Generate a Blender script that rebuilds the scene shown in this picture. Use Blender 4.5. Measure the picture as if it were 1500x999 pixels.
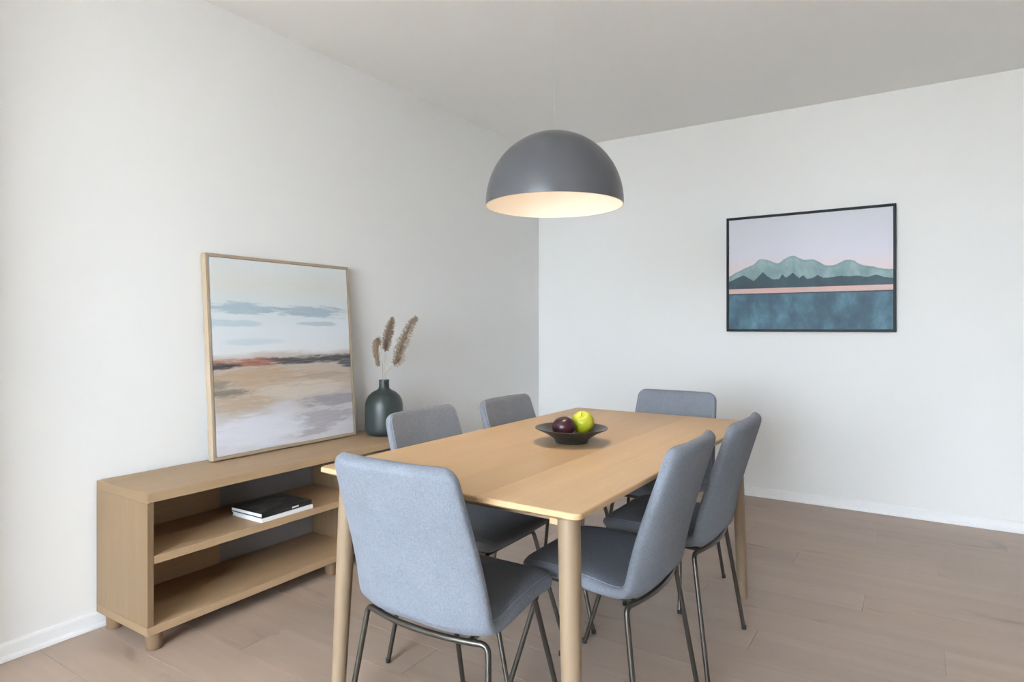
import bpy, bmesh, math, random
from mathutils import Vector, Matrix
random.seed(7)
for o in list(bpy.data.objects):
    bpy.data.objects.remove(o, do_unlink=True)
scene = bpy.context.scene
C = scene.collection
PI = math.pi

# ------------------------------------------------------------------ camera, sky, exposure
W_IMG, H_IMG, F_PX, HORIZON = 1500.0, 999.0, 920.33, 478.57
YAW, CAM_H = 0.5761, 1.155
cam = bpy.data.cameras.new('camera')
cam.sensor_fit = 'HORIZONTAL'; cam.sensor_width = 36.0
cam.lens = 36.0 * F_PX / W_IMG
cam.shift_y = -(H_IMG / 2 - HORIZON) / W_IMG
cam.clip_start = 0.05
camo = bpy.data.objects.new('camera', cam); C.objects.link(camo)
camo.location = (0, 0, CAM_H); camo.rotation_euler = (PI / 2, 0, YAW)
scene.camera = camo

SKY = (0.76, 0.88, 1.0); SKY_STRENGTH = 16.8
world = bpy.data.worlds.new('sky'); scene.world = world; world.use_nodes = True
bg = world.node_tree.nodes['Background']
bg.inputs[0].default_value = (*SKY, 1); bg.inputs[1].default_value = SKY_STRENGTH
vs = scene.view_settings
vs.view_transform = 'Standard'; vs.look = 'None'; vs.gamma = 1.0; vs.use_curve_mapping = False
vs.exposure = 1.15
scene.cycles.caustics_reflective = False; scene.cycles.caustics_refractive = False

# room: left wall x = WX, far wall y = BY
WX, BY, RX, RY, HC = -2.658, 4.501, 3.2, -2.6, 2.6
# window in the rear wall, behind the camera
WIN = (-1.85, 0.30, 0.10, 2.38)     # x0, x1, z0, z1
pl = bpy.data.lights.new('window_portal', 'AREA'); pl.shape = 'RECTANGLE'
pl.size = WIN[1] - WIN[0]; pl.size_y = WIN[3] - WIN[2]; pl.cycles.is_portal = True
po = bpy.data.objects.new('window_portal', pl); C.objects.link(po)
po.location = ((WIN[0] + WIN[1]) / 2, RY - 0.14, (WIN[2] + WIN[3]) / 2)
po.rotation_euler = (PI / 2, 0, PI)

# ------------------------------------------------------------------ material helpers
MATS = {}
def newmat(name):
    m = bpy.data.materials.new(name); m.use_nodes = True
    nt = m.node_tree; b = nt.nodes['Principled BSDF']
    MATS[name] = m
    return m, nt, b
def nd(nt, kind, **kw):
    n = nt.nodes.new(kind)
    for k, v in kw.items(): setattr(n, k, v)
    return n
def setin(n, **kw):
    for k, v in kw.items(): n.inputs[k].default_value = v
def mixc(nt, fac, a, b, blend='MIX'):
    n = nd(nt, 'ShaderNodeMix', data_type='RGBA', blend_type=blend)
    for sock, v in ((n.inputs[0], fac), (n.inputs[6], a), (n.inputs[7], b)):
        if hasattr(v, 'is_output'): nt.links.new(v, sock)
        elif isinstance(v, (int, float)): sock.default_value = v
        else: sock.default_value = (*v[:3], 1)
    return n.outputs[2]
def mth(nt, op, a, b=None, c=None, clamp=False):
    n = nd(nt, 'ShaderNodeMath', operation=op, use_clamp=clamp)
    for i, v in enumerate((a, b, c)):
        if v is None: continue
        if hasattr(v, 'is_output'): nt.links.new(v, n.inputs[i])
        else: n.inputs[i].default_value = v
    return n.outputs[0]
def ramp(nt, fac, stops, interp='LINEAR'):
    n = nd(nt, 'ShaderNodeValToRGB'); cr = n.color_ramp; cr.interpolation = interp
    while len(cr.elements) < len(stops): cr.elements.new(0.5)
    for e, (p, col) in zip(cr.elements, stops):
        e.position = p; e.color = (*col[:3], 1)
    if hasattr(fac, 'is_output'): nt.links.new(fac, n.inputs[0])
    return n.outputs[0]
def srgb(r, g, b):
    f = lambda c: (c / 12.92 if c <= 0.04045 else ((c + 0.055) / 1.055) ** 2.4)
    return tuple(f(v / 255) for v in (r, g, b))
def coords(nt, scale=(1, 1, 1), rnd=0.0, kind='Object'):
    tc = nd(nt, 'ShaderNodeTexCoord'); mp = nd(nt, 'ShaderNodeMapping')
    mp.inputs['Scale'].default_value = scale
    nt.links.new(tc.outputs[kind], mp.inputs['Vector'])
    if rnd:
        oi = nd(nt, 'ShaderNodeObjectInfo')
        cx = nd(nt, 'ShaderNodeCombineXYZ')
        for i, k in enumerate((1.0, 1.7, 2.3)):
            nt.links.new(mth(nt, 'MULTIPLY', oi.outputs['Random'], rnd * k), cx.inputs[i])
        nt.links.new(cx.outputs[0], mp.inputs['Location'])
    return mp.outputs[0]
def noise(nt, vec, scale, detail=4, rough=0.55, dist=0.0):
    n = nd(nt, 'ShaderNodeTexNoise'); setin(n, Scale=scale, Detail=detail, Roughness=rough, Distortion=dist)
    nt.links.new(vec, n.inputs['Vector'])
    return n.outputs[0]
def bump(nt, b, h, strength, dist=0.001):
    n = nd(nt, 'ShaderNodeBump'); setin(n, Strength=strength, Distance=dist)
    nt.links.new(h, n.inputs['Height']); nt.links.new(n.outputs[0], b.inputs['Normal'])

def plain(name, col, rough=0.5, metal=0.0, spec=0.5):
    m, nt, b = newmat(name)
    setin(b, Roughness=rough, Metallic=metal); b.inputs['Base Color'].default_value = (*col, 1)
    b.inputs['Specular IOR Level'].default_value = spec
    vec = coords(nt); n = noise(nt, vec, 60, 3)
    nt.links.new(mth(nt, 'MULTIPLY_ADD', n, 0.03, rough - 0.015), b.inputs['Roughness'])
    return m
def paint(name, col, rough=0.9):
    m, nt, b = newmat(name)
    vec = coords(nt); n = noise(nt, vec, 240, 2)
    c2 = noise(nt, vec, 1.3, 2)
    nt.links.new(mixc(nt, mth(nt, 'MULTIPLY', c2, 0.10), col, tuple(v * 0.93 for v in col)), b.inputs['Base Color'])
    setin(b, Roughness=rough); b.inputs['Specular IOR Level'].default_value = 0.2
    bump(nt, b, n, 0.05, 0.0008)
    return m
def wood(name, light, dark, axis='X', rough=0.45, rnd=7.0, var=0.10, knots=False, spec=0.4, fine=1.0):
    m, nt, b = newmat(name)
    k = {'X': (0.07, 1, 1), 'Y': (1, 0.07, 1), 'Z': (1, 1, 0.07)}[axis]
    vec = coords(nt, k, rnd)
    broad = noise(nt, vec, 9, 4, 0.55, 0.6)
    streak = noise(nt, vec, 70, 5, 0.6, 0.2)
    pores = noise(nt, vec, 330, 2, 0.5)
    t = mth(nt, 'ADD', mth(nt, 'MULTIPLY', broad, 0.55), mth(nt, 'MULTIPLY', streak, 0.45 * fine))
    t = mth(nt, 'ADD', t, mth(nt, 'MULTIPLY_ADD', pores, 0.14 * fine, -0.07))
    col = ramp(nt, t, [(0.30, dark), (0.50, tuple((a + c) / 2 for a, c in zip(light, dark))), (0.66, light)])
    oi = nd(nt, 'ShaderNodeObjectInfo')
    hv = nd(nt, 'ShaderNodeHueSaturation')
    nt.links.new(mth(nt, 'MULTIPLY_ADD', oi.outputs['Random'], var, 1 - var / 2), hv.inputs['Value'])
    nt.links.new(col, hv.inputs['Color'])
    out = hv.outputs[0]
    if knots:
        kx = {'X': (0.25, 1, 1), 'Y': (1, 0.25, 1), 'Z': (1, 1, 0.25)}[axis]
        kv = coords(nt, kx, rnd * 0.7)
        kn = noise(nt, kv, 7.5, 3, 0.5, 1.2)
        kf = nd(nt, 'ShaderNodeMapRange', clamp=True); setin(kf, **{'From Min': 0.66, 'From Max': 0.78, 'To Min': 0.0, 'To Max': 0.5})
        nt.links.new(kn, kf.inputs['Value'])
        out = mixc(nt, kf.outputs[0], out, tuple(v * 0.45 for v in dark))
    nt.links.new(out, b.inputs['Base Color'])
    b.inputs['Specular IOR Level'].default_value = spec
    nt.links.new(mth(nt, 'MULTIPLY_ADD', streak, 0.15, rough - 0.07), b.inputs['Roughness'])
    bump(nt, b, mth(nt, 'ADD', mth(nt, 'MULTIPLY', streak, 0.6), mth(nt, 'MULTIPLY', pores, 0.4)), 0.12, 0.0006)
    return m
def fabric(name, a, bcol):
    m, nt, b = newmat(name)
    v1 = coords(nt, (1, 1, 1), 3.0); v2 = coords(nt, (3.2, 0.7, 0.7), 3.0); v3 = coords(nt, (0.6, 3, 3), 3.0)
    n1 = noise(nt, v2, 160, 3, 0.7); n2 = noise(nt, v3, 160, 3, 0.7); n3 = noise(nt, v1, 14, 3)
    t = mth(nt, 'ADD', mth(nt, 'MULTIPLY', n1, 0.45), mth(nt, 'MULTIPLY', n2, 0.4))
    t = mth(nt, 'ADD', t, mth(nt, 'MULTIPLY', n3, 0.15))
    nt.links.new(ramp(nt, t, [(0.34, bcol), (0.62, a)]), b.inputs['Base Color'])
    setin(b, Roughness=0.95); b.inputs['Specular IOR Level'].default_value = 0.15
    b.inputs['Sheen Weight'].default_value = 0.05; b.inputs['Sheen Roughness'].default_value = 0.4
    bump(nt, b, mth(nt, 'ADD', n1, n2), 0.35, 0.0012)
    return m

M_WALL = paint('wall_paint', (0.81, 0.795, 0.775))
M_CEIL = paint('ceiling_paint', (0.88, 0.865, 0.84))
M_TRIM = plain('white_trim', (0.82, 0.81, 0.80), 0.45)
M_FLOOR = wood('floor_oak', (0.47, 0.362, 0.29), (0.385, 0.289, 0.226), 'X', 0.42, 9.0, 0.09, knots=True, spec=0.45, fine=0.7)
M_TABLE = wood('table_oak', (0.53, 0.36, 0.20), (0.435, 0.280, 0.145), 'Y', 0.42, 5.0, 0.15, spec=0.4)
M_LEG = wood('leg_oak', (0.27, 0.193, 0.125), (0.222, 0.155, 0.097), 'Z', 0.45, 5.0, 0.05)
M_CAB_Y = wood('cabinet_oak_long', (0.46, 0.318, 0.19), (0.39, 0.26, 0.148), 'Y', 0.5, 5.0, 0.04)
M_CAB_Z_SHADED = wood('cabinet_oak_upright_shaded', (0.245, 0.162, 0.090), (0.185, 0.118, 0.062), 'Z', 0.5, 5.0, 0.04)  # uprights: oak tone with the near end's shade put into the colour
M_CAB_END_SHADED = wood('cabinet_oak_end_shaded', (0.27, 0.178, 0.100), (0.21, 0.134, 0.072), 'X', 0.5, 5.0, 0.04)  # panel ends: the same oak, shade darkened into its colour
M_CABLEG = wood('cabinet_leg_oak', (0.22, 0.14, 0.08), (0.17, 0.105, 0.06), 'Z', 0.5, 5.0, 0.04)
M_FRAME_Z = wood('frame_oak_upright', (0.47, 0.37, 0.26), (0.38, 0.29, 0.195), 'Z', 0.5, 5.0, 0.05)
M_FRAME_Y = wood('frame_oak_long', (0.45, 0.35, 0.245), (0.36, 0.27, 0.18), 'Y', 0.5, 5.0, 0.05)
M_FAB = fabric('blue_grey_fabric', (0.212, 0.230, 0.268), (0.138, 0.150, 0.177))
M_SEAM = plain('seam_thread', (0.24, 0.27, 0.33), 0.9)
M_TUBE = plain('gunmetal_tube', (0.085, 0.076, 0.066), 0.33, 0.8)
M_CAP = plain('black_plastic', (0.02, 0.02, 0.02), 0.5)
M_BLACK = plain('black_frame', (0.010, 0.012, 0.016), 0.45, 0.0, 0.2)
M_SHADE = plain('grey_shade_enamel', (0.082, 0.082, 0.090), 0.305, 0.0, 0.5)
M_SHADE_IN = plain('shade_inside_white', (0.86, 0.83, 0.78), 0.6)
M_WIRE = plain('pale_wire', (0.62, 0.61, 0.59), 0.6)
M_VASE = plain('dark_green_glaze', (0.031, 0.041, 0.039), 0.40, 0.0, 0.5)
M_BOWL = plain('dark_stoneware', (0.036, 0.032, 0.028), 0.30, 0.0, 0.5)
M_PAPER = plain('paper_white', (0.80, 0.79, 0.78), 0.8)
M_STALK = plain('dry_stalk', (0.55, 0.47, 0.36), 0.8)
M_PLUME = plain('dry_plume', (0.42, 0.31, 0.22), 0.95)
M_LAWN = paint('outdoor_ground', (0.55, 0.52, 0.47))

m, nt, b = newmat('window_glass')
tr = nd(nt, 'ShaderNodeBsdfTransparent'); gl = nd(nt, 'ShaderNodeBsdfGlossy'); setin(gl, Roughness=0.02)
mx = nd(nt, 'ShaderNodeMixShader'); mx.inputs[0].default_value = 0.05
nt.links.new(tr.outputs[0], mx.inputs[1]); nt.links.new(gl.outputs[0], mx.inputs[2])
nt.links.new(mx.outputs[0], nt.nodes['Material Output'].inputs[0]); M_GLASS = m

m, nt, b = newmat('bulb_glow')
b.inputs['Base Color'].default_value = (1, .9, .75, 1)
b.inputs['Emission Color'].default_value = (1.0, 0.74, 0.48, 1); b.inputs['Emission Strength'].default_value = 10.5
M_BULB = m

# ------------------------------------------------------------------ mesh helpers
def link(o, parent=None):
    C.objects.link(o)
    if parent is not None: o.parent = parent
    return o
def obj(name, bm, mat, parent=None, smooth=False, angle=None):
    bmesh.ops.recalc_face_normals(bm, faces=bm.faces[:])
    me = bpy.data.meshes.new(name); bm.to_mesh(me); bm.free()
    me.materials.append(mat)
    if smooth:
        for p in me.polygons: p.use_smooth = True
        if angle is not None: me.set_sharp_from_angle(angle=math.radians(angle))
    return link(bpy.data.objects.new(name, me), parent)
def tag(o, label, cat, group=None):
    o['label'] = label; o['category'] = cat
    if group: o['group'] = group
    return o
def thing(name, label, cat, loc=(0, 0, 0), rz=0.0, group=None):
    o = link(bpy.data.objects.new(name, None)); o.empty_display_size = 0.1
    o.location = loc; o.rotation_euler = (0, 0, rz)
    return tag(o, label, cat, group)
def struct(o): o['kind'] = 'structure'; return o
def box(bm, x0, x1, y0, y1, z0, z1, bev=0.0, seg=2):
    ret = bmesh.ops.create_cube(bm, size=1.0)
    vs_ = ret['verts']
    for v in vs_:
        v.co = Vector((x0 + (v.co.x + .5) * (x1 - x0), y0 + (v.co.y + .5) * (y1 - y0), z0 + (v.co.z + .5) * (z1 - z0)))
    if bev:
        es = list({e for v in vs_ for e in v.link_edges})
        bmesh.ops.bevel(bm, geom=es, offset=bev, segments=seg, profile=0.5, affect='EDGES')
    return bm
def boxbm(*a, **k): return box(bmesh.new(), *a, **k)
def lathe(bm, prof, n=48, center=(0, 0, 0), close=False):
    rings = []
    for r, z in prof:
        if r < 1e-6: rings.append([bm.verts.new((center[0], center[1], center[2] + z))])
        else: rings.append([bm.verts.new((center[0] + r * math.cos(2 * PI * i / n), center[1] + r * math.sin(2 * PI * i / n), center[2] + z)) for i in range(n)])
    if close: rings.append(rings[0])
    for a, c in zip(rings, rings[1:]):
        for i in range(n):
            j = (i + 1) % n
            q = []
            for v in (a[i % len(a)], a[j % len(a)], c[j % len(c)], c[i % len(c)]):
                if v not in q: q.append(v)
            if len(q) > 2: bm.faces.new(q)
    return bm
def tube(bm, pts, rad, n=10, cap=True):
    pts = [Vector(p) for p in pts]
    rad = rad if isinstance(rad, (list, tuple)) else [rad] * len(pts)
    tang = []
    for i in range(len(pts)):
        a = pts[max(i - 1, 0)]; c = pts[min(i + 1, len(pts) - 1)]
        tang.append((c - a).normalized())
    up = Vector((0, 0, 1)) if abs(tang[0].z) < 0.9 else Vector((1, 0, 0))
    nrm = (up - tang[0] * up.dot(tang[0])).normalized()
    rings = []
    for p, t, r in zip(pts, tang, rad):
        nrm = (nrm - t * nrm.dot(t)).normalized(); bi = t.cross(nrm)
        rings.append([bm.verts.new(p + (nrm * math.cos(2 * PI * k / n) + bi * math.sin(2 * PI * k / n)) * r) for k in range(n)])
    for a, c in zip(rings, rings[1:]):
        for i in range(n): bm.faces.new((a[i], a[(i + 1) % n], c[(i + 1) % n], c[i]))
    if cap: bm.faces.new(rings[0][::-1]); bm.faces.new(rings[-1])
    return bm
def catmull(P, n):
    P = [Vector(p) for p in P]; Q = [P[0] * 2 - P[1]] + P + [P[-1] * 2 - P[-2]]
    out = []
    for i in range(1, len(Q) - 2):
        for k in range(n):
            t = k / n; a, b_, c_, d = Q[i - 1:i + 3]
            out.append(0.5 * (2 * b_ + (c_ - a) * t + (2 * a - 5 * b_ + 4 * c_ - d) * t * t + (-a + 3 * b_ - 3 * c_ + d) * t ** 3))
    out.append(P[-1]); return out
def copy_tree(o, parent=None):
    c = o.copy(); C.objects.link(c)
    if parent is not None: c.parent = parent
    for ch in o.children: copy_tree(ch, c)
    return c

# ------------------------------------------------------------------ the room
T = 0.22
struct(obj('wall_left', boxbm(WX - T, WX, RY - T, BY + T, 0, HC), M_WALL))
struct(obj('wall_back', boxbm(WX, RX, BY, BY + T, 0, HC), M_WALL))
struct(obj('wall_right', boxbm(RX, RX + T, RY - T, BY + T, 0, HC), M_WALL))
x0, x1, z0, z1 = WIN
bm = bmesh.new()
box(bm, WX, x0, RY - T, RY, 0, HC); box(bm, x1, RX, RY - T, RY, 0, HC)
box(bm, x0, x1, RY - T, RY, 0, z0); box(bm, x0, x1, RY - T, RY, z1, HC)
struct(obj('wall_rear', bm, M_WALL))
# unseen short wall nib beside the camera, placed to shade the near left wall
struct(obj('unseen_wall_nib', boxbm(WX, -2.485, 0.48, 0.60, 0, HC), M_WALL))
struct(obj('ceiling', boxbm(WX - T, RX + T, RY - T, BY + T, HC, HC + 0.15), M_CEIL))
# window behind the camera: frame, mullion, two panes, sill
bm = bmesh.new()
for a in ((x0, x0 + .06), (x1 - .06, x1)): box(bm, a[0], a[1], RY - .16, RY - .10, z0, z1, .004)
for a in ((z0, z0 + .06), (z1 - .06, z1)): box(bm, x0 + .06, x1 - .06, RY - .16, RY - .10, a[0], a[1], .004)
win = struct(obj('window_1', bm, M_TRIM))
xm = (x0 + x1) / 2
obj('mullion', boxbm(xm - .035, xm + .035, RY - .16, RY - .10, z0 + .06, z1 - .06, .004), M_TRIM, win)
for a in ((x0 + .06, xm - .035), (xm + .035, x1 - .06)):
    obj('pane', boxbm(a[0], a[1], RY - .134, RY - .128, z0 + .06, z1 - .06), M_GLASS, win)
obj('window_sill', boxbm(x0 - .04, x1 + .04, RY - .10, RY + .05, z0 - .03, z0, .004), M_TRIM, win)
# the ground outside
struct(obj('ground_outside', boxbm(-30, 30, -60, RY - T - 0.02, -0.6, -0.5), M_LAWN))

# floor: dark bed and oak planks along x
floor = struct(obj('floor', boxbm(WX, RX, RY, BY, -0.10, -0.012), plain('floor_bed', (0.05, 0.035, 0.025), 0.9)))
PW = 0.195; PL = 1.52; gap = 0.0006
plank_me = {}
def plank(xa, xb, ya, yb):
    key = (round(xb - xa, 4), round(yb - ya, 4))
    if key not in plank_me:
        bm = bmesh.new(); L, Wd = xb - xa - gap, yb - ya - gap
        t = 0.0007
        lo = [bm.verts.new((sx * L / 2, sy * Wd / 2, -0.0118)) for sx, sy in ((-1, -1), (1, -1), (1, 1), (-1, 1))]
        mi = [bm.verts.new((sx * L / 2, sy * Wd / 2, -0.0008)) for sx, sy in ((-1, -1), (1, -1), (1, 1), (-1, 1))]
        up = [bm.verts.new((sx * (L / 2 - t), sy * (Wd / 2 - t), 0)) for sx, sy in ((-1, -1), (1, -1), (1, 1), (-1, 1))]
        bm.faces.new(up)
        for a, c in ((lo, mi), (mi, up)):
            for i in range(4): bm.faces.new((a[i], a[(i + 1) % 4], c[(i + 1) % 4], c[i]))
        me = bpy.data.meshes.new('plank'); bm.to_mesh(me); bm.free(); me.materials.append(M_FLOOR); plank_me[key] = me
    o = link(bpy.data.objects.new('plank', plank_me[key]), floor)
    o.location = ((xa + xb) / 2, (ya + yb) / 2, 0)
row = 0
y = 0.962 - PW * math.ceil((0.962 - RY) / PW)
offs = [0.0, 0.62, 1.21, 0.33, 0.94]
while y < BY - 0.002:
    ya, yb = max(y, RY), min(y + PW, BY)
    x = WX - PL + offs[row % 5]
    while x < RX - 0.002:
        xa, xb = max(x, WX), min(x + PL, RX)
        if xb - xa > 0.01 and yb - ya > 0.005: plank(xa, xb, ya, yb)
        x += PL
    y += PW; row += 1

# skirting: a flat board with a quarter-round shoe
def skirting(name, along, fixed, a, b_, sgn):
    bm = bmesh.new()
    prof = [(0, 0.0005), (0.019, 0.0005), (0.019, 0.010), (0.016, 0.016), (0.011, 0.019), (0.011, 0.053), (0.008, 0.060), (0.003, 0.063), (0, 0.063)]
    ends = []
    for t in (a, b_):
        ends.append([bm.verts.new((t, fixed + sgn * p, q) if along == 'x' else (fixed + sgn * p, t, q)) for p, q in prof])
    n = len(prof)
    for i in range(n): bm.faces.new((ends[0][i], ends[0][(i + 1) % n], ends[1][(i + 1) % n], ends[1][i]))
    bm.faces.new(ends[0]); bm.faces.new(ends[1][::-1])
    return struct(obj(name, bm, M_TRIM))
skirting('baseboard_left', 'y', WX, 0.60, BY, 1)
skirting('baseboard_rear_left', 'y', WX, RY, 0.48, 1)
skirting('baseboard_back', 'x', BY, WX + .019, RX, -1)
skirting('baseboard_right', 'y', RX, RY, BY - .019, -1)
skirting('baseboard_rear', 'x', RY, WX + .019, RX - .019, 1)

# ------------------------------------------------------------------ dining table
TX, TY, TW, TL, TZ, TA = -1.03, 2.019, 0.847, 1.609, 0.75, -0.0101
table = thing('dining_table', 'long oak dining table with rounded corners and round tapered legs', 'table', (TX, TY, 0), TA)
def rrect(w, l, r, n=6):
    out = []
    for cx, cy, a0 in ((w / 2 - r, l / 2 - r, 0), (-w / 2 + r, l / 2 - r, 90), (-w / 2 + r, -l / 2 + r, 180), (w / 2 - r, -l / 2 + r, 270)):
        for k in range(n + 1):
            a = math.radians(a0 + 90 * k / n); out.append((cx + r * math.cos(a), cy + r * math.sin(a)))
    return out
def slab():
    bm = bmesh.new(); rings = []
    for ins, z in ((0.0045, TZ), (0.0012, TZ - 0.0015), (0, TZ - 0.005), (0, TZ - 0.013), (0.022, TZ - 0.024)):
        rings.append([bm.verts.new((x, y, z)) for x, y in rrect(TW - 2 * ins, TL - 2 * ins, 0.020 - ins * 0.4)])
    n = len(rings[0])
    for a, c in zip(rings, rings[1:]):
        for i in range(n): bm.faces.new((a[i], a[(i + 1) % n], c[(i + 1) % n], c[i]))
    bm.faces.new(rings[0]); bm.faces.new(rings[-1][::-1])
    return bm
cuts = [-TW / 2 - 1, -0.285, -0.135, 0.005, 0.15, 0.29, TW / 2 + 1]
top_root = None
for i in range(6):
    bm = slab()
    for xc, sgn in ((cuts[i], -1), (cuts[i + 1], 1)):
        if abs(xc) > TW / 2: continue
        xc2 = xc - sgn * 0.00012
        g = bm.verts[:] + bm.edges[:] + bm.faces[:]
        r = bmesh.ops.bisect_plane(bm, geom=g, plane_co=(xc2, 0, 0), plane_no=(sgn, 0, 0), clear_outer=True)
        ed = [e for e in r['geom_cut'] if isinstance(e, bmesh.types.BMEdge)]
        bmesh.ops.contextual_create(bm, geom=ed)
    obj('tabletop_board', bm, M_TABLE, table)
# underframe: two side rails and two end rails set well in
zr0, zr1 = TZ - 0.024 - 0.045, TZ - 0.0241
for sx in (-1, 1):
    obj('side_rail', boxbm(sx * 0.30 - .011, sx * 0.30 + .011, -0.70, 0.70, zr0, zr1, .002), M_TABLE, table)
for sy in (-1, 1):
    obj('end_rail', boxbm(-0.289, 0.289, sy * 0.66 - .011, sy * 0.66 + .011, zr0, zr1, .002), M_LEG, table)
def table_leg(sx, sy):
    tx, ty = sx * (TW / 2 - 0.060), sy * (TL / 2 - 0.066)
    fx, fy = sx * (TW / 2 - 0.034), sy * (TL / 2 - 0.040)
    bm = bmesh.new(); pts, rad = [], []
    for z, r in ((0.0005, .0185), (.004, .0195), (.20, .0215), (.45, .0245), (.62, .0258), (TZ - .030, .0262), (TZ - .0245, .0258)):
        t = 1 - z / TZ; pts.append((tx + (fx - tx) * t, ty + (fy - ty) * t, z)); rad.append(r)
    tube(bm, pts, rad, 28)
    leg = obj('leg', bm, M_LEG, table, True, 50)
    bm = bmesh.new()       # corner bracket under the top
    pr_ = [(tx - sx * .015, ty - sy * .015), (tx - sx * .10, ty - sy * .02), (tx - sx * .10, ty - sy * .045), (tx - sx * .045, ty - sy * .10), (tx - sx * .02, ty - sy * .10)]
    a = [bm.verts.new((x, y, TZ - .0245)) for x, y in pr_]; c = [bm.verts.new((x, y, TZ - .046)) for x, y in pr_]
    bm.faces.new(a); bm.faces.new(c[::-1])
    for i in range(5): bm.faces.new((a[i], a[(i + 1) % 5], c[(i + 1) % 5], c[i]))
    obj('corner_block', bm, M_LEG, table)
for sx in (-1, 1):
    for sy in (-1, 1): table_leg(sx, sy)

# ------------------------------------------------------------------ sideboard
CX0, CX1, CY0, CY1, CZ0, CZ1 = -2.643, -2.270, 1.150, 2.86, 0.066, 0.567
cab = thing('sideboard', 'low open oak sideboard with a middle shelf on short round legs', 'sideboard', (CX0, CY0, 0))
D, L = CX1 - CX0, CY1 - CY0
tp = obj('top_panel', boxbm(0, D, .0012, L - .0012, CZ1 - .033, CZ1, .0012, 1), M_CAB_Y, cab)
bp = obj('bottom_panel', boxbm(0, D, .0012, L - .0012, CZ0, CZ0 + .030, .0012, 1), M_CAB_Y, cab)
for pn, za, zb in ((tp, CZ1 - .033, CZ1 - .0006), (bp, CZ0, CZ0 + .030)):
    for ya in (0, L - .0011): obj('end_shade_strip', boxbm(0.0006, D - .0006, ya, ya + .0011, za, zb), M_CAB_END_SHADED, pn)  # thin strips added to carry the painted shade across the panel ends
for ya in (0, L - .022): obj('side_panel', boxbm(0, D, ya, ya + .022, CZ0 + .0302, CZ1 - .0332, .0008, 1), M_CAB_Z_SHADED, cab)
DV = 2.162 - CY0
obj('divider', boxbm(0, D - .002, DV, DV + .022, CZ0 + .0302, CZ1 - .0332, .0008, 1), M_CAB_Z_SHADED, cab)
for ya, yb in ((.0222, DV - .0002), (DV + .0222, L - .0222)):
    obj('shelf', boxbm(0, D - .002, ya, yb, .314, .343, .001, 1), M_CAB_Y, cab)
for ya, yb in ((.0224, 1.648 - CY0), (DV + .0224, DV + .35)):
    for za, zb in ((CZ0 + .0304, .3138), (.3432, CZ1 - .0334)):
        obj('back_panel', boxbm(.004, .012, ya, yb, za, zb), M_CAB_Y, cab)
M_GREY = plain('grey_back_laminate', (0.26, 0.245, 0.24), 0.6)
for za, zb in ((CZ0 + .0304, .3138), (.3432, CZ1 - .0334)):
    gb = obj('back_panel', boxbm(.001, .008, 1.6484 - CY0, DV - .0004, za, zb), M_GREY, cab); gb['label'] = 'plain grey back panel'
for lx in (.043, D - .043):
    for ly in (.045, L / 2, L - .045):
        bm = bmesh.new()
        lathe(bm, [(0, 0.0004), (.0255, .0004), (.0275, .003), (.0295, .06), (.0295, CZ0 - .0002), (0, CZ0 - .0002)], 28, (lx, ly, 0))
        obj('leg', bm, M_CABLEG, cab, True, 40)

# ------------------------------------------------------------------ books on the shelf
book_b = thing('hardback_book', 'white covered hardback book lying under a black one on the sideboard shelf', 'book', (-2.281, 1.612, .3432), 0.0)
def book(root, x0, x1, y0, y1, th, cov, pages, label=None):
    c = .0022
    obj('page_block', boxbm(x0 + .004, x1 - .004, y0 + .003, y1 - .003, c + .0002, th - c - .0002, .001, 1), pages, root)
    lower = obj('cover', boxbm(x0, x1, y0, y1, 0, c, .0006, 1), cov, root)
    upper = obj('cover', boxbm(x0, x1, y0, y1, th - c, th, .0006, 1), cov, root)
    obj('spine', boxbm(x1 - .0036, x1 + .0012, y0, y1, 0, th, .0012, 2), cov, root)
    return upper
m, nt, b = newmat('photo_cover')
vec = coords(nt, (1, 1, 1)); s1 = noise(nt, coords(nt, (9, 4, 1)), 2.2, 5, 0.6, 1.0)
col = ramp(nt, s1, [(0.42, (0.012, 0.013, 0.014)), (0.56, (0.05, 0.052, 0.05)), (0.70, (0.20, 0.21, 0.21))])
nt.links.new(col, b.inputs['Base Color']); setin(b, Roughness=0.3); M_PHOTO = m
M_BKBLACK = plain('black_cover', (0.022, 0.023, 0.026), 0.35)
book(book_b, -.205, 0, 0, .262, .0175, M_PAPER, M_PAPER)
book_t = thing('hardback_book', 'black hardback book with a grey photo cover, topmost on the sideboard shelf', 'book', (-2.283, 1.616, .3432 + .0177), 0.02)
up = book(book_t, -.212, 0, 0, .258, .0185, M_BKBLACK, M_PAPER)
obj('cover_photo', boxbm(-.205, -.004, .012, .250, .0185, .0188), M_PHOTO, book_t)
obj('title_label', boxbm(.0012, .0018, .150, .185, .006, .013), M_PAPER, book_t)

# ------------------------------------------------------------------ chairs
def chair_profile():
    P = [(.370, .436), (.352, .447), (.28, .453), (.17, .449), (.09, .443), (.04, .4405), (.012, .445), (-.004, .462), (-.012, .495), (-.023, .55), (-.046, .64), (-.077, .745), (-.106, .842)]
    Q = catmull([(0, y, z) for y, z in P], 10)
    s = [0.0]
    for a, c in zip(Q, Q[1:]): s.append(s[-1] + (c - a).length)
    return Q, s
PQ, PS = chair_profile(); STOT = PS[-1]
def prof_at(s):
    s = min(max(s, 0), STOT)
    for i in range(len(PS) - 1):
        if PS[i + 1] >= s: break
    t = (s - PS[i]) / (PS[i + 1] - PS[i])
    p = PQ[i].lerp(PQ[i + 1], t)
    i0, i1 = max(i - 3, 0), min(i + 4, len(PQ) - 1)
    d = (PQ[i1] - PQ[i0]).normalized()
    n = Vector((0, d.z, -d.y)) * 1.0
    if n.z < 0 and s < 0.2: n = -n
    return p, d, n
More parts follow.
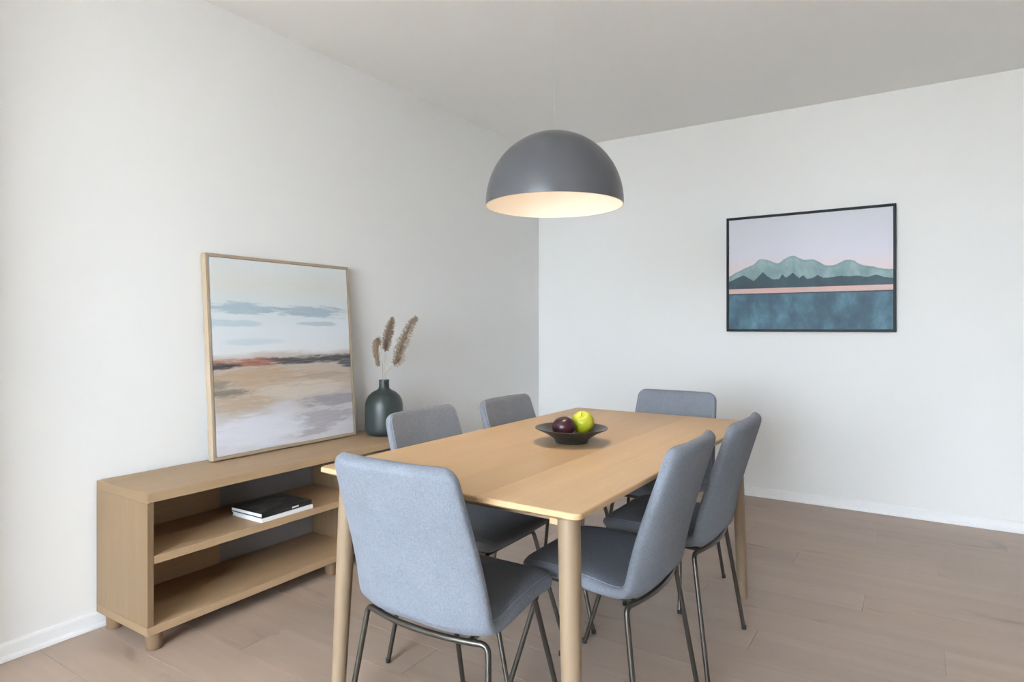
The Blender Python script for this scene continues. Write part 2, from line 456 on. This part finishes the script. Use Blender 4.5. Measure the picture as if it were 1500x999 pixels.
def smooth(a, b_, x):
    t = min(max((x - a) / (b_ - a), 0), 1); return t * t * (3 - 2 * t)
S_BEND = 0.352
def half_w(s):
    if s < S_BEND: w = .198 + .016 * smooth(0, S_BEND, s)
    else:
        t = (s - S_BEND) / (STOT - S_BEND); w = .214 - .022 * t ** 1.1
    for e, rc in ((s, .050), (STOT - s, .040)):
        if e < rc: w = w - rc + math.sqrt(max(rc * rc - (rc - e) ** 2, 0))
    return w
def thick(s):
    T_ = .056 + (.042 - .056) * smooth(.22, .42, s)
    for e in (s, STOT - s):
        h_ = T_ / 2 * 0.9
        if e < h_: T_ = T_ * math.sqrt(max(1 - ((h_ - e) / h_) ** 2, 0.0004))
    return T_
def bow(s): return .030 * smooth(.15, .34, s) - .012 * smooth(.4, STOT, s)
def shell_pt(s, a):
    p, d, n = prof_at(s)
    up_ = n if True else n
    # inside direction: up on the seat, forward on the back
    inside = Vector((0, -d.z, d.y)) * -1
    if inside.z < 0 and s < .25: inside = -inside
    w, th = half_w(s), thick(s)
    ca, sa = math.cos(a), math.sin(a)
    ex = 0.62
    x = (w) * math.copysign(abs(ca) ** (ex * 0.55), ca)
    h_ = th / 2 * math.copysign(abs(sa) ** ex, sa)
    k = (x / max(w, .05)) ** 2
    return p + Vector((x, 0, 0)) + inside * (h_ + .004 * k) + Vector((0, bow(s) * k, 0))
def make_chair():
    root = thing('dining_chair', 'x', 'chair', group='blue-grey dining chairs')
    bm = bmesh.new(); N = 40
    ss = [0, .0015, .004, .008, .013, .019, .026, .034, .043]
    k = 26
    ss = ss + [.052 + (STOT - .104) * i / k for i in range(k + 1)] + [STOT - v for v in reversed(ss)]
    # finer rows through the bend
    ss = sorted(set(ss + [S_BEND - .03, S_BEND - .015, S_BEND + .012, S_BEND + .03]))
    rings = []
    for s in ss: rings.append([bm.verts.new(shell_pt(s, 2 * PI * (i + .5) / N)) for i in range(N)])
    for a, c in zip(rings, rings[1:]):
        for i in range(N): bm.faces.new((a[i], a[(i + 1) % N], c[(i + 1) % N], c[i]))
    bm.faces.new(rings[0]); bm.faces.new(rings[-1])
    shell = obj('upholstered_shell', bm, M_FAB, root, True)
    # stitched seam that runs round the inside rim
    A = math.radians(33)
    def seam(s, a):
        p, d, n = prof_at(s); q = shell_pt(s, a)
        return q
    left = [seam(s, PI - A) for s in ss[4:-4]]; right = [seam(s, A) for s in ss[4:-4]]
    for side in (left, right): obj('seam', tube(bmesh.new(), side, .0014, 5), M_SEAM, shell, True)
    # steel frame
    R = .0078; ZF = .4095
    def bend(p0, pc, p1, r=.022, n=6):
        p0, pc, p1 = Vector(p0), Vector(pc), Vector(p1)
        a = pc + (p0 - pc).normalized() * r; c = pc + (p1 - pc).normalized() * r
        return [(1 - t) ** 2 * a + 2 * t * (1 - t) * pc + t * t * c for t in [i / n for i in range(n + 1)]]
    BX = .196
    yb = lambda x: .037 - .030 * (1 - (x / BX) ** 2)
    for sx in (-1, 1):
        foot = Vector((sx * .240, -.024, .004)); top = Vector((sx * BX, yb(BX), ZF)); inn = Vector((sx * .15, yb(.15), ZF))
        leg = obj('leg', tube(bmesh.new(), [foot] + bend(foot, top, inn), R, 12), M_TUBE, root, True, 60)
        obj('foot_cap', lathe(bmesh.new(), [(0, 0), (.0078, 0), (.0088, .002), (.0088, .014), (.008, .016), (0, .016)], 14, (foot.x, foot.y, 0)), M_CAP, leg)
        foot = Vector((sx * .185, .440, .004)); top = Vector((sx * .150, .322, ZF)); inn = Vector((sx * .10, .322, ZF))
        leg = obj('leg', tube(bmesh.new(), [foot] + bend(foot, top, inn), R, 12), M_TUBE, root, True, 60)
        obj('foot_cap', lathe(bmesh.new(), [(0, 0), (.0078, 0), (.0088, .002), (.0088, .014), (.008, .016), (0, .016)], 14, (foot.x, foot.y, 0)), M_CAP, leg)
        a = Vector((sx * .148, yb(.148) + .002, ZF)); c = Vector((sx * .128, .322, ZF))
        obj('side_rail', tube(bmesh.new(), [a, c], R * .95, 10), M_TUBE, root, True, 60)
    b_end = .1765
    obj('rear_rail', tube(bmesh.new(), [(x, yb(x), ZF) for x in [-b_end + 2 * b_end * i / 16 for i in range(17)]], R, 12), M_TUBE, root, True, 60)
    obj('front_rail', tube(bmesh.new(), [(-.128, .322, ZF), (.128, .322, ZF)], R, 12), M_TUBE, root, True, 60)
    return root
chair0 = make_chair()
CH = [((-1.044, 1.166), 0.0), ((-.618, 1.760), PI / 2), ((-.588, 2.255), PI / 2), ((-1.512, 1.822), -PI / 2), ((-1.472, 2.338), -PI / 2), ((-.998, 2.930), PI)]
LAB = ['blue-grey upholstered chair at the table end farthest from the mountain picture',
       'blue-grey chair on the table side away from sideboard, farther from the mountain picture',
       'blue-grey chair on the table side away from the sideboard, towards the mountain picture',
       'blue-grey chair between table and sideboard, back top just in front of the green vase',
       'blue-grey chair on the sideboard side of the table, towards the room corner',
       'blue-grey chair at the table end that faces the mountain picture wall']
for i, ((x, y), rz) in enumerate(CH):
    o = chair0 if i == 0 else copy_tree(chair0)
    o.location = (x, y, 0); o.rotation_euler = (0, 0, rz); o['label'] = LAB[i]

# ------------------------------------------------------------------ pendant lamp
LX, LY, LZ, LR = -1.0986, 1.9694, 1.587, 0.2455
lamp = thing('pendant_lamp', 'matt grey dome pendant lamp with white inside, lit above the table', 'lamp', (LX, LY, LZ))
HT = 0.262
outer = [(LR, 0), (LR, .010)]
for i in range(1, 29):
    a = i / 28 * math.radians(80.5); outer.append((LR * math.cos(a), .010 + (HT - .010) * math.sin(a)))
t_ = .004
inner = [(max(r - t_, .03), z - t_ * (0.0 if z < .02 else 1.0)) for r, z in outer]
bm = lathe(bmesh.new(), outer + [(outer[-1][0] - .001, outer[-1][1] + .0005)], 96)
obj('lamp_shade', bm, M_SHADE, lamp, True, 60)
bm = lathe(bmesh.new(), [(LR, 0)] + [(r, z) for r, z in inner], 96)
obj('shade_lining', bm, M_SHADE_IN, lamp, True, 60)
zt = outer[-1][1]
obj('lamp_socket', lathe(bmesh.new(), [(0, .175), (.018, .175), (.020, .178), (.020, .235), (.012, .245), (0, .245)], 24), M_SHADE, lamp, True, 40)
for k in range(3):
    a = 2 * PI * k / 3 + .4
    obj('support_arm', tube(bmesh.new(), [(0.011 * math.cos(a), .011 * math.sin(a), .240), (.039 * math.cos(a), .039 * math.sin(a), zt - .003)], .002, 8), M_SHADE, lamp, True)
bm = bmesh.new(); bmesh.ops.create_uvsphere(bm, u_segments=24, v_segments=14, radius=.030)
for v in bm.verts:
    if v.co.z > 0: v.co.x *= 1 - .35 * (v.co.z / .03); v.co.y *= 1 - .35 * (v.co.z / .03); v.co.z *= 1.25
    v.co.z += .140
obj('light_bulb', bm, M_BULB, lamp, True)
sl = bpy.data.lights.new('lamp_beam', 'SPOT'); sl.energy = 9.5; sl.color = (1.0, 0.80, 0.60); sl.spot_size = math.radians(116); sl.spot_blend = 0.5; sl.shadow_soft_size = 0.05
so = link(bpy.data.objects.new('lamp_beam', sl), lamp); so.location = (0, 0, .103)
obj('suspension_wire', tube(bmesh.new(), [(0, 0, .243), (0, 0, HC - LZ - .028)], .0004, 6), M_WIRE, lamp)
obj('ceiling_rose', lathe(bmesh.new(), [(0, HC - LZ - .03), (.045, HC - LZ - .03), (.05, HC - LZ - .026), (.05, HC - LZ - .0005), (0, HC - LZ - .0005)], 32), M_TRIM, lamp, True, 40)

# ------------------------------------------------------------------ bowl and fruit
BXc, BYc, BZ = -1.026, 1.962, TZ + .0006
bowl = tag(obj('fruit_bowl', lathe(bmesh.new(), [(0, .002), (.047, .002), (.050, 0), (.056, 0), (.058, .004), (.060, .012), (.085, .030), (.122, .047), (.127, .0495), (.1275, .052), (.125, .0525), (.120, .0505), (.082, .0345), (.055, .018), (.03, .0135), (0, .013)], 64), M_BOWL, None, True, 60),
           'wide dark stoneware bowl holding two fruits on the table', 'bowl'); bowl.location = (BXc, BYc, BZ)
m, nt, b = newmat('plum_skin')
n = noise(nt, coords(nt), 25, 4)
nt.links.new(ramp(nt, n, [(0.35, (0.022, 0.004, 0.008)), (0.65, (0.055, 0.010, 0.018))]), b.inputs['Base Color']); setin(b, Roughness=0.33); M_PLUM = m
m, nt, b = newmat('yellow_green_skin')
n = noise(nt, coords(nt), 22, 5, .6)
nt.links.new(ramp(nt, n, [(0.30, (0.29, 0.36, 0.010)), (0.55, (0.44, 0.44, 0.016)), (0.72, (0.50, 0.47, 0.08))]), b.inputs['Base Color']); setin(b, Roughness=0.35); M_APPLE = m
def fruit(name, r, squash, dimple, mat, loc, tilt, label, cat, stem=True):
    bm = bmesh.new(); prof = []
    n = 22
    for i in range(n + 1):
        a = -PI / 2 + PI * i / n
        rr, z = r * math.cos(a), r * squash * math.sin(a)
        z -= dimple * math.exp(-(rr / (.38 * r)) ** 2) * (1 if a > 0 else -.6)
        rr *= 1 + .06 * math.sin(a)
        prof.append((max(rr, 0) if 0 < i < n else 0, z))
    lathe(bm, prof, 36)
    root = thing(name, label, cat, loc); root.rotation_euler = tilt
    o = obj('fruit_flesh', bm, mat, root, True)
    if stem:
        z = r * squash - dimple
        obj('stem', tube(bmesh.new(), [(0, 0, z - .002), (.001, 0, z + .007), (.004, .001, z + .014)], [.0012, .0013, .0018], 8), plain('stem_brown_' + name, (.07, .045, .02), .7), root, True)
    return root
# right vector of the camera keeps the two side by side along the table's diagonal
fruit('plum', .0400, .93, .004, M_PLUM, (BXc - .0120, BYc - .0345, BZ + .0560), (.25, -.15, 0), 'dark purple plum resting beside the yellow fruit in the bowl', 'plum', stem=False)
fruit('apple', .0400, 1.06, .010, M_APPLE, (BXc + .0236, BYc + .0420, BZ + .0645), (.55, -.25, .6), 'yellow-green apple leaning on the dark plum in the bowl', 'apple')

# ------------------------------------------------------------------ vase and dried grass
VX, VY, VZ = -2.458, 2.50, CZ1 + .0006
vase_p = [(0, 0), (.078, 0), (.090, .006), (.099, .020), (.102, .040), (.1025, .12), (.1015, .165), (.096, .190), (.084, .212), (.064, .230), (.043, .241), (.031, .249), (.0275, .258), (.0265, .285), (.0280, .295), (.0265, .298), (.0225, .295), (.0215, .26), (.03, .24), (.06, .222), (.088, .18), (.094, .12), (.092, .03), (.07, .010), (0, .008)]
vase = tag(obj('bottle_vase', lathe(bmesh.new(), vase_p, 56), M_VASE, None, True, 60),
           'dark green bottle shaped vase with a narrow neck on the sideboard', 'vase'); vase.location = (VX, VY, VZ)
# image plane directions at the vase: right vector of the room view (for the lean of the stalks)
RV = Vector((math.cos(YAW), math.sin(YAW), 0)); FV = Vector((-math.sin(YAW), math.cos(YAW), 0))
def stalk(path, plume_path, rmax, label, seed, droop):
    rnd = random.Random(seed)
    base = Vector((VX, VY, VZ))
    root = thing('pampas_stalk', label, 'dried stalk', base, group='dried pampas stalks in the vase')
    P = [RV * a + FV * c + Vector((0, 0, z)) for a, z, c in path]
    obj('stalk', tube(bmesh.new(), catmull(P, 6), .0016, 6), M_STALK, root, True)
    Q = catmull([RV * a + FV * c + Vector((0, 0, z)) for a, z, c in plume_path], 12)
    bm = bmesh.new()
    n = len(Q)
    tube(bm, Q, [.002] * n, 5)
    for k in range(900):
        u = rnd.random(); i = min(int(u * (n - 1)), n - 2)
        p = Q[i].lerp(Q[i + 1], u * (n - 1) - i); d = (Q[i + 1] - Q[i]).normalized()
        prof = (0.35 + 0.65 * math.sin(PI * min(1, (0.12 + u * .88)) ** 0.8)) if u < .97 else .25
        th = rnd.uniform(0, 2 * PI)
        side = d.orthogonal(); side.rotate(Matrix.Rotation(th, 3, d)); side.normalize()
        Lh = rmax * prof * rnd.uniform(.55, 1.15)
        e = p + side * Lh * .75 + d * Lh * rnd.uniform(.2, .9) + Vector((0, 0, -droop * Lh * rnd.uniform(.2, 1.0)))
        mid = p.lerp(e, .5) + side * Lh * .12 + d * Lh * .1
        wv = side.cross(d).normalized() * rnd.uniform(.0009, .0019); wd = d * .0009
        q = [bm.verts.new(p + wv), bm.verts.new(p - wv), bm.verts.new(mid - wv * 1.3 + wd), bm.verts.new(mid + wv * 1.3 + wd), bm.verts.new(e)]
        bm.faces.new((q[0], q[1], q[2], q[3])); bm.faces.new((q[3], q[2], q[4]))
        q2 = [bm.verts.new(mid + wd * 2.4), bm.verts.new(mid - wd * 2.4), bm.verts.new(e)]
        bm.faces.new(q2)
    obj('plume', bm, M_PLUME, root)
# coordinates: (right, up, depth) in metres from the vase base; 1 px of the photo is about 3.73 mm here
stalk([(-.002, .02, 0), (-.006, .30, 0), (-.012, .40, .004), (-.022, .49, .006), (-.032, .505, .006)],
      [(-.022, .49, .006), (-.034, .520, .006), (-.046, .500, .004), (-.044, .455, .002), (-.036, .405, 0), (-.030, .38, 0)], .029, 'short dried pampas stalk whose plume droops beside its upright neighbour', 3, .9)
stalk([(.002, .02, .004), (.000, .30, .004), (.002, .40, 0), (.006, .45, 0)],
      [(.004, .45, 0), (.012, .50, 0), (.022, .55, 0), (.036, .60, 0), (.046, .635, 0)], .042, 'upright dried pampas stalk rising between a drooping one and a tall leaning one', 5, .25)
stalk([(.006, .02, -.004), (.008, .30, -.004), (.028, .35, -.006), (.052, .385, -.008)],
      [(.058, .375, -.008), (.078, .42, -.008), (.090, .48, -.008), (.120, .55, -.008), (.150, .610, -.006), (.176, .640, -.006)], .052, 'tallest dried pampas stalk leaning out over the vase with a full plume', 9, .5)

# ------------------------------------------------------------------ paintings
def rgb_patch(nt, base, U, V, NZ, u0, v0, ru, rv, col, strength, warp=0.5):
    du = mth(nt, 'DIVIDE', mth(nt, 'SUBTRACT', U, u0), ru); dv = mth(nt, 'DIVIDE', mth(nt, 'SUBTRACT', V, v0), rv)
    r2 = mth(nt, 'ADD', mth(nt, 'MULTIPLY', du, du), mth(nt, 'MULTIPLY', dv, dv))
    r2 = mth(nt, 'ADD', r2, mth(nt, 'MULTIPLY', mth(nt, 'SUBTRACT', NZ, .5), warp * 11))
    mr = nd(nt, 'ShaderNodeMapRange', clamp=True); mr.interpolation_type = 'SMOOTHSTEP'
    setin(mr, **{'From Min': 1.35, 'From Max': 0.25, 'To Min': 0.0, 'To Max': strength}); nt.links.new(r2, mr.inputs['Value'])
    return mixc(nt, mr.outputs[0], base, col)
def sep(nt):
    tc = nd(nt, 'ShaderNodeTexCoord'); s_ = nd(nt, 'ShaderNodeSeparateXYZ'); nt.links.new(tc.outputs['Object'], s_.inputs[0])
    return tc, s_
# leaning abstract seascape: object y = across, z = up
PH, PWD, PDP = 0.910, 0.822, 0.034
m, nt, b = newmat('abstract_canvas')
tc, s_ = sep(nt)
U = mth(nt, 'DIVIDE', s_.outputs[1], PWD); V = mth(nt, 'DIVIDE', s_.outputs[2], PH)
nzA = noise(nt, coords(nt, (1, .45, 2.6)), 7, 6, .62, .4)
nzB = noise(nt, coords(nt, (1, .42, 3.0)), 15, 9, .72, .3)
nzC = noise(nt, coords(nt, (1, .12, 3.0)), 60, 3, .6)
Vd = mth(nt, 'ADD', V, mth(nt, 'MULTIPLY', mth(nt, 'SUBTRACT', nzA, .5), .10))
base = ramp(nt, Vd, [(0.0, srgb(212, 209, 212)), (.10, srgb(214, 212, 218)), (.22, srgb(196, 188, 184)), (.33, srgb(190, 170, 150)), (.42, srgb(188, 172, 158)), (.485, srgb(196, 184, 176)), (.515, srgb(222, 224, 226)), (.62, srgb(220, 225, 230)), (.74, srgb(212, 219, 222)), (.86, srgb(214, 213, 207)), (1.0, srgb(214, 219, 221))])
for args in ((.22, .735, .24, .030, srgb(150, 175, 188), .75, .55), (.70, .725, .28, .032, srgb(148, 170, 184), .75, .55), (.12, .66, .22, .020, srgb(170, 192, 204), .6, .5), (.75, .66, .16, .012, srgb(160, 176, 190), .6, .5),
             (.28, .565, .18, .018, srgb(186, 204, 212), .5, .5),
             (.25, .462, .34, .022, srgb(160, 96, 74), .9, .42), (.05, .446, .13, .018, srgb(42, 40, 44), .95, .42), (.70, .462, .40, .026, srgb(62, 64, 68), .95, .40), (.97, .44, .10, .035, srgb(52, 62, 74), .9, .4),
             (.30, .385, .36, .05, srgb(182, 154, 124), .8, .5), (.12, .315, .14, .025, srgb(96, 98, 88), .75, .55), (.18, .26, .26, .05, srgb(184, 156, 126), .7, .5), (.05, .36, .12, .02, srgb(110, 112, 100), .6, .5),
             (.72, .37, .20, .025, srgb(170, 150, 132), .7, .5), (.62, .30, .34, .05, srgb(214, 202, 190), .6, .5), (.80, .225, .30, .035, srgb(150, 144, 152), .8, .5), (.72, .13, .34, .05, srgb(158, 152, 160), .7, .5), (.60, .06, .26, .02, srgb(150, 140, 142), .6, .5),
             (.30, .11, .30, .09, srgb(222, 222, 232), .85, .4), (.45, .21, .14, .04, srgb(212, 210, 216), .6, .5)):
    base = rgb_patch(nt, base, U, V, nzB, *args)
base = mixc(nt, mth(nt, 'MULTIPLY', mth(nt, 'SUBTRACT', nzC, .35), .35, clamp=True), base, (.75, .74, .73))
nt.links.new(base, b.inputs['Base Color']); setin(b, Roughness=.75); bump(nt, b, mth(nt, 'ADD', nzB, nzC), .2, .001); M_ART1 = m
art = thing('leaning_painting', 'large pale abstract seascape in a thin oak frame leaning on the wall', 'painting', (-2.592, 1.572, CZ1 + .0006 + .0022))
fw, PDv = .014, PDP      # local: x = out of the wall, y = along, z = up
art.rotation_euler = (0, -math.atan2(.064, PH), 0)
for ya in (0, PWD - fw): obj('frame_stile', boxbm(0, PDv, ya, ya + fw, 0, PH, .001, 1), M_FRAME_Z, art)
for za in (0, PH - fw): obj('frame_rail', boxbm(0, PDv, fw + .0002, PWD - fw - .0002, za, za + fw, .001, 1), M_FRAME_Y, art)
obj('backing_board', boxbm(.004, PDv - .006, fw + .0004, PWD - fw - .0004, fw + .0004, PH - fw - .0004), M_PAPER, art)
cv = obj('canvas', boxbm(PDv - .0058, PDv - .001, fw + .004, PWD - fw - .004, fw + .004, PH - fw - .004, .0008, 2), M_ART1, art)
# picture of a lake and mountains on the far wall: object x = across, z = up
P2 = (-1.128, -.121, 1.122, 1.906)
w2, h2 = P2[1] - P2[0], P2[3] - P2[2]
f2 = .0165
m, nt, b = newmat('mountain_print')
tc, s_ = sep(nt)
U = mth(nt, 'DIVIDE', mth(nt, 'SUBTRACT', s_.outputs[0], f2), w2 - 2 * f2); V = mth(nt, 'DIVIDE', mth(nt, 'SUBTRACT', s_.outputs[2], f2), h2 - 2 * f2)
def tru(t, k=1.143): return t * k / ((1 - t) + t * k)
def curve(nt, src, pts, handle='AUTO'):
    n = nd(nt, 'ShaderNodeFloatCurve'); cu = n.mapping.curves[0]
    while len(cu.points) < len(pts): cu.points.new(.5, .5)
    for p, (x, y) in zip(cu.points, sorted(pts)): p.location = (tru(x), y); p.handle_type = handle
    n.mapping.update(); nt.links.new(src, n.inputs['Value']); return n.outputs[0]
far = curve(nt, U, [(0, .483), (.09, .55), (.15, .585), (.188, .626), (.243, .614), (.275, .592), (.298, .586), (.34, .622), (.39, .642), (.43, .618), (.454, .602), (.51, .602), (.55, .575), (.583, .549), (.638, .546), (.68, .567), (.711, .583), (.757, .577), (.785, .552), (.82, .533), (.88, .517), (.931, .50), (1, .49)])
near = curve(nt, U, [(0, .435), (.05, .468), (.087, .489), (.12, .462), (.15, .435), (.18, .475), (.206, .512), (.235, .47), (.266, .444), (.305, .446), (.324, .486), (.345, .452), (.388, .4955), (.427, .443), (.45, .472), (.475, .437), (.51, .445), (.538, .467), (.573, .442), (.62, .442), (.683, .453), (.73, .444), (.775, .449), (.839, .434), (.9, .45), (.95, .428), (1, .42)], 'VECTOR')
n1 = noise(nt, coords(nt), 5, 4, .55, .5); n2 = noise(nt, coords(nt, (1.3, 1, .8)), 7, 7, .62, .15); n3 = noise(nt, coords(nt), 40, 3)
edge = mth(nt, 'MULTIPLY', mth(nt, 'SUBTRACT', n3, .5), .012)
Ve = mth(nt, 'ADD', V, edge)
sky = ramp(nt, V, [(.45, srgb(226, 204, 204)), (.56, srgb(220, 206, 210)), (.66, srgb(212, 210, 222)), (.82, srgb(208, 206, 216)), (1, srgb(202, 203, 210))])
sky = mixc(nt, mth(nt, 'MULTIPLY', n1, .25), sky, srgb(220, 214, 216))
def step(edge_, val, soft=.004):
    mr = nd(nt, 'ShaderNodeMapRange', clamp=True); setin(mr, **{'From Min': -soft, 'From Max': soft, 'To Min': 0, 'To Max': 1})
    nt.links.new(mth(nt, 'SUBTRACT', edge_, val), mr.inputs['Value']); return mr.outputs[0]
farc = ramp(nt, n2, [(.30, srgb(106, 136, 138)), (.5, srgb(132, 158, 160)), (.70, srgb(162, 184, 188))])
farc = mixc(nt, step(mth(nt, 'SUBTRACT', far, .012), Ve, .010), mixc(nt, .35, farc, srgb(72, 106, 110)), farc)
colr = mixc(nt, step(far, Ve), sky, farc)
nearc = ramp(nt, n2, [(.35, srgb(34, 58, 68)), (.65, srgb(54, 82, 92))])
colr = mixc(nt, step(near, Ve, .003), colr, nearc)
Vb = mth(nt, 'ADD', V, mth(nt, 'MULTIPLY', edge, .25))
colr = mixc(nt, step(.3665, Vb, .002), colr, mixc(nt, n1, srgb(206, 160, 150), srgb(216, 186, 182)))
colr = mixc(nt, step(.322, Vb, .002), colr, srgb(30, 50, 60))
water = ramp(nt, n2, [(.30, srgb(38, 66, 84)), (.48, srgb(58, 92, 110)), (.62, srgb(76, 116, 134)), (.8, srgb(104, 148, 164))])
colr = mixc(nt, step(.312, Vb, .004), colr, water)
nt.links.new(colr, b.inputs['Base Color']); setin(b, Roughness=.55); M_ART2 = m
pic = thing('wall_picture', 'black framed picture of teal mountains above a lake on the wall', 'picture', (P2[0], BY - .0325, P2[2]))
for xa in (0, w2 - f2): obj('frame_stile', boxbm(xa, xa + f2, 0, .032, 0, h2, .001, 1), M_BLACK, pic)
for za in (0, h2 - f2): obj('frame_rail', boxbm(f2 + .0002, w2 - f2 - .0002, 0, .032, za, za + f2, .001, 1), M_BLACK, pic)
obj('print', boxbm(f2 + .0003, w2 - f2 - .0003, .006, .010, f2 + .0003, h2 - f2 - .0003), M_ART2, pic)
obj('backing_board', boxbm(f2 + .0003, w2 - f2 - .0003, .0105, .016, f2 + .0003, h2 - f2 - .0003), M_PAPER, pic)
